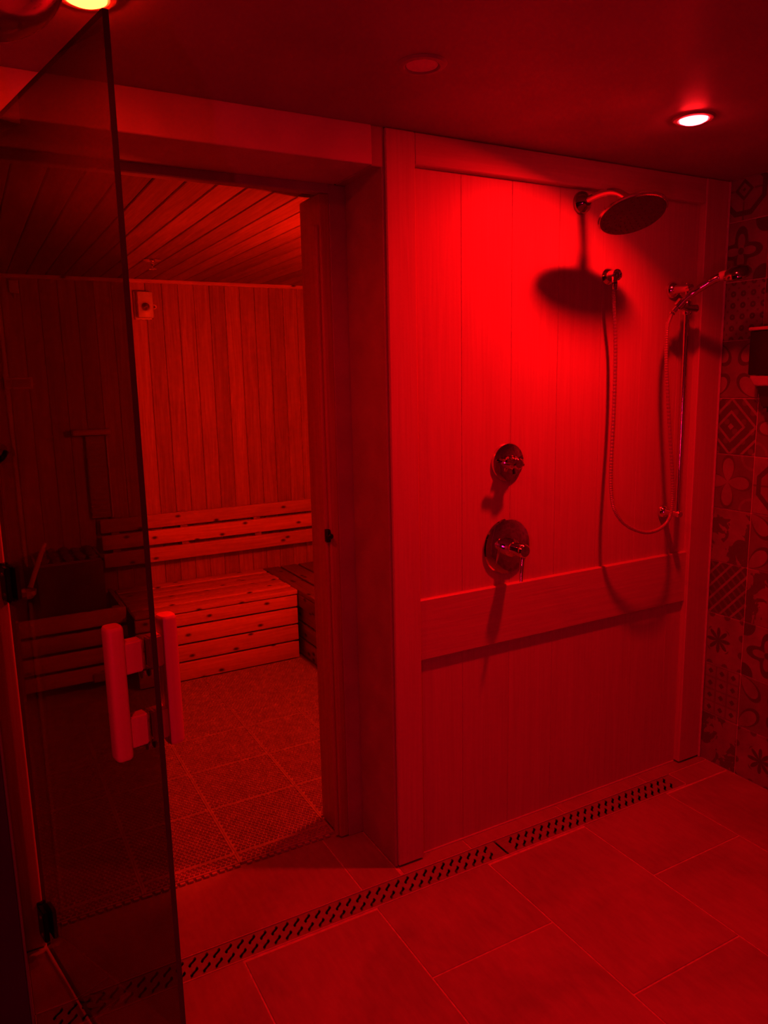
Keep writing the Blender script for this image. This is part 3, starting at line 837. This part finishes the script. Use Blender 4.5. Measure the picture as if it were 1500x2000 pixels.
for a, b in zip(zs[:3], zs[1:4]):
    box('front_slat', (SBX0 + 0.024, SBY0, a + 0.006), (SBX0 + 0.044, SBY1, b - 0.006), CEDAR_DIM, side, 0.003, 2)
for yy in (SBY0 + 0.1, 1.2, SBY1 - 0.7):
    box('frame_post', (SBX0 + 0.05, yy - 0.02, 0.0), (SBX0 + 0.09, yy + 0.02, ZT - 0.026), CEDAR_Z, side, 0.002)
    box('frame_post', (SBX1 - 0.06, yy - 0.02, 0.0), (SBX1 - 0.02, yy + 0.02, ZT - 0.026), CEDAR_Z, side, 0.002)

# ---------------- backrest
back = empty('backrest', (0.25, 2.44, 0.54), 'three-slat knotty cedar backrest above the rear bench', 'backrest')
for z0, z1, y0 in ((0.730, 0.806, 2.410), (0.636, 0.717, 2.398), (0.543, 0.622, 2.372)):
    box('back_slat', (-0.475, y0, z0), (1.030, y0 + 0.022, z1), CEDAR_X, back, 0.005, 2)
for xx in (-0.40, -0.02, 0.42, 0.88):
    bm = bmesh.new()
    vs = [(2.456, 0.53), (2.456, 0.81), (2.434, 0.80), (2.396, 0.545)]
    a = [bm.verts.new((-0.02, y - 2.44, z - 0.67)) for y, z in vs]; b = [bm.verts.new((0.02, y - 2.44, z - 0.67)) for y, z in vs]
    bm.faces.new(a); bm.faces.new(b[::-1])
    for k in range(4): bm.faces.new((a[k], a[(k + 1) % 4], b[(k + 1) % 4], b[k]))
    link('support', finish(bm, 'support', CEDAR_Z), (xx, 2.44, 0.67), back)

# ---------------- heater behind its wooden guard
heater = empty('sauna_heater', (-0.675, 2.25, 0.0), 'dark boxy sauna heater seen through the glass door', 'sauna heater')
box('heater_body', (-0.835, 2.085, 0.060), (-0.520, 2.420, 0.655), HEATER_METAL, heater, 0.006, 2)
box('heater_base', (-0.805, 2.115, 0.0), (-0.550, 2.390, 0.060), HEATER_METAL, heater, 0.004)
bm = bmesh.new()
for s in (-1, 1):
    add_box(bm, (0, s * 0.160, 0), (0.319, 0.010, 0.012)); add_box(bm, (s * 0.1545, 0, 0), (0.010, 0.330, 0.012))
link('top_rim', finish(bm, 'top_rim', STEEL), (-0.6775, 2.2525, 0.661), heater)
rs = random.Random(3)
for i in range(5):
    for j in range(5):
        bm = bmesh.new(); bmesh.ops.create_icosphere(bm, subdivisions=1, radius=1)
        for v in bm.verts: v.co *= rs.uniform(0.75, 1.1)
        bmesh.ops.scale(bm, vec=(0.030, 0.030, 0.020), verts=bm.verts[:])
        link('heater_stone', finish(bm, 'heater_stone', STONE), (-0.795 + i * 0.058, 2.135 + j * 0.058, 0.662 + rs.uniform(0, 0.012)), heater)
guard = empty('heater_guard', (-0.70, 2.03, 0.0), 'low slatted wooden guard standing around the sauna heater', 'heater guard')
for a, b in ((0.050, 0.120), (0.138, 0.216), (0.234, 0.314), (0.332, 0.414)):
    box('guard_slat', (-0.940, 2.020, a), (-0.440, 2.042, b), CEDAR_X, guard, 0.003, 2)
    box('guard_slat', (-0.464, 2.044, a), (-0.442, 2.440, b), CEDAR_Y, guard, 0.003, 2)
for xx, yy in ((-0.466, 2.044), (-0.466, 2.400), (-0.936, 2.044)):
    box('guard_post', (xx - 0.036, yy, 0.0), (xx, yy + 0.036, 0.412), CEDAR_Z, guard, 0.003)
box('control_plate', (-0.625, 2.004, 0.045), (-0.565, 2.019, 0.092), PAPER, guard, 0.003)

# ---------------- ladle lying over the heater
ladle = empty('sauna_ladle', (-0.80, 2.07, 0.66), 'wooden ladle leaning on the sauna heater', 'ladle')
tube('ladle_handle', [(-0.872, 2.000, 0.585), (-0.786, 2.085, 0.775)], 0.012, HANDLE_WOOD, ladle, 12)
bm = bmesh.new(); add_lathe(bm, [(0, -0.03), (0.025, -0.028), (0.040, -0.012), (0.043, 0.010), (0.039, 0.010), (0.036, -0.010), (0.022, -0.024), (0, -0.026)], seg=28)
link('ladle_bowl', shade_auto(finish(bm, 'ladle_bowl', HANDLE_WOOD)), (-0.890, 1.975, 0.570), ladle)

# ---------------- alarm strobe on the rear wall
strobe = empty('alarm_strobe', (-0.15, SY1 - 0.014, 1.95), 'small pale wall alarm box with a clear strobe lens in the sauna', 'alarm strobe')
box('back_plate', (-0.202, SY1 - 0.030, 1.876), (-0.112, SY1 - 0.014, 2.028), WHITE_PLASTIC, strobe, 0.004, 2)
body = box('body', (-0.190, SY1 - 0.066, 1.884), (-0.108, SY1 - 0.030, 2.022), WHITE_PLASTIC, strobe, 0.006, 2)
bm = bmesh.new(); bmesh.ops.create_uvsphere(bm, u_segments=20, v_segments=12, radius=1)
bmesh.ops.scale(bm, vec=(0.026, 0.020, 0.028), verts=bm.verts[:])
link('strobe_lens', shade_auto(finish(bm, 'strobe_lens', CLEAR), 1.2), (-0.150, SY1 - 0.072, 1.942), strobe)
bm = bmesh.new(); add_lathe(bm, [(0.022, 0), (0.014, 0.003), (0.008, 0.010), (0.004, 0.014), (0, 0.014)], (0, 0, 0), (0, -1, 0), 20)
add_tube(bm, [(-0.012, -0.012, -0.004), (0.012, -0.012, 0.004)], 0.003, 8)
add_tube(bm, [(0.006, -0.010, -0.016), (0.010, -0.012, 0.014)], 0.002, 8)
link('flash_tube', shade_auto(finish(bm, 'flash_tube', STEEL)), (-0.150, SY1 - 0.066, 1.942), strobe)
lathe('glint_ring', [(0.0085, -0.0015), (0.0115, -0.0015), (0.0115, 0.0015), (0.0085, 0.0015), (0.0085, -0.0015)], CHROME, (-0.096, SY1 - 0.030, 1.945), (0, -1, 0), strobe, 24)  # chrome ring built in place of the lens's crescent reflection

# ---------------- sprinkler on the sauna ceiling
spr = empty('fire_sprinkler', (-0.244, 1.755, SZ), 'small round fire sprinkler on the sauna ceiling', 'sprinkler')
lathe('escutcheon', [(0, 0), (0.038, 0), (0.040, 0.003), (0.030, 0.008), (0.016, 0.010), (0, 0.010)], CHROME, (-0.244, 1.755, SZ), (0, 0, -1), spr, 32)
lathe('nozzle', [(0, 0.008), (0.010, 0.008), (0.010, 0.022), (0.004, 0.026), (0.004, 0.040), (0.018, 0.041), (0.018, 0.043), (0, 0.044)], CHROME, (-0.244, 1.755, SZ), (0, 0, -1), spr, 24)

# ---------------- ribbed board with a cap on the rear wall
rib = empty('wall_board', (-0.465, SY1 - 0.014, 0.80), 'dim ribbed upright board with an overhanging cap on the sauna wall', 'wall board')
box('board', (-0.512, SY1 - 0.040, 0.815), (-0.402, SY1 - 0.015, 1.265), PAPER, rib, 0.003)
for k in range(14):
    box('rib', (-0.508, SY1 - 0.047, 0.830 + k * 0.030), (-0.420, SY1 - 0.040, 0.846 + k * 0.030), PAPER, rib, 0.002)
box('edge_strip', (-0.408, SY1 - 0.052, 0.815), (-0.400, SY1 - 0.015, 1.265), WHITE_PLASTIC, rib, 0.002)
box('cap', (-0.575, SY1 - 0.090, 1.270), (-0.385, SY1 - 0.015, 1.300), CEDAR_X, rib, 0.004, 2)

# ---------------- small bits on the rear wall above the heater
sh = empty('wall_thermometer', (-0.80, SY1 - 0.014, 1.55), 'small pale level block on the sauna wall above the heater', 'thermometer')
box('thermometer_body', (-0.872, SY1 - 0.036, 1.520), (-0.738, SY1 - 0.015, 1.580), HANDLE_WOOD, sh, 0.004, 2)
box('thermometer_scale', (-0.862, SY1 - 0.039, 1.530), (-0.748, SY1 - 0.036, 1.570), PAPER, sh, 0.001)
sb = empty('sensor_box', (-0.782, SY1 - 0.014, 2.00), 'tiny pale sensor box high on the sauna rear wall', 'sensor')
box('sensor_case', (-0.804, SY1 - 0.034, 1.996), (-0.760, SY1 - 0.015, 2.060), WHITE_PLASTIC, sb, 0.004, 2)
lathe('sensor_probe', [(0, 0), (0.005, 0), (0.005, 0.02), (0.003, 0.024), (0, 0.024)], STEEL, (-0.782, SY1 - 0.026, 1.996), (0, 0, -1), sb, 12)

# ---------------- sauna lamp on the inner wall beside the doorway (its light fills the cabin)
sl_ = empty('sauna_lamp', (0.42, 0.385, 1.50), 'sauna wall lamp hidden behind the shower wall', 'wall lamp')
box('lamp_base', (0.350, 0.386, 1.430), (0.490, 0.400, 1.590), CEDAR_Z, sl_, 0.004)
lamp_mt = emitter('sauna_lamp_glass', RED_SAUNA, P_SAUNA * 0.1)
lathe('lamp_globe', [(0, 0.0), (0.030, 0.002), (0.045, 0.02), (0.048, 0.045), (0.038, 0.072), (0.020, 0.086), (0, 0.090)], lamp_mt, (0.42, 0.400, 1.51), (0, 1, 0), sl_, 28)
ld = bpy.data.lights.new('lamp_light', 'POINT'); ld.energy = P_SAUNA; ld.color = RED_SAUNA; ld.shadow_soft_size = 0.05
lo = bpy.data.objects.new('lamp_light', ld); COL.objects.link(lo); lo.parent = sl_; lo.location = (0, 0.160, 0.01)

# ---------------- added fill light, violet lens, on the side wall behind the camera
VX, VY, VZ = XL + 0.001, -2.35, 1.05
nl = empty('fill_light', (VX, VY, VZ), 'slim upright fill light with violet lens added behind the photographer', 'wall light')
box('light_case', (VX, VY - 0.04, VZ - 0.30), (VX + 0.022, VY + 0.04, VZ + 0.30), WHITE_PLASTIC, nl, 0.004)
violet = (1.0, 0.001, 0.013)  # nearly pure red fill with only a trace of blue
blue_mt = emitter('violet_glow', (0.45, 0.03, 1.0), 3)
box('light_lens', (VX + 0.022, VY - 0.03, VZ - 0.28), (VX + 0.030, VY + 0.03, VZ + 0.28), blue_mt, nl, 0.003)
ld = bpy.data.lights.new('lamp_light', 'AREA'); ld.shape = 'RECTANGLE'; ld.size = 0.05; ld.size_y = 0.54
ld.energy = P_FILL; ld.color = violet
lo = bpy.data.objects.new('lamp_light', ld); COL.objects.link(lo); lo.parent = nl; lo.location = (0.034, 0, 0)
lo.rotation_euler = (math.pi / 2, 0, -math.pi / 2)
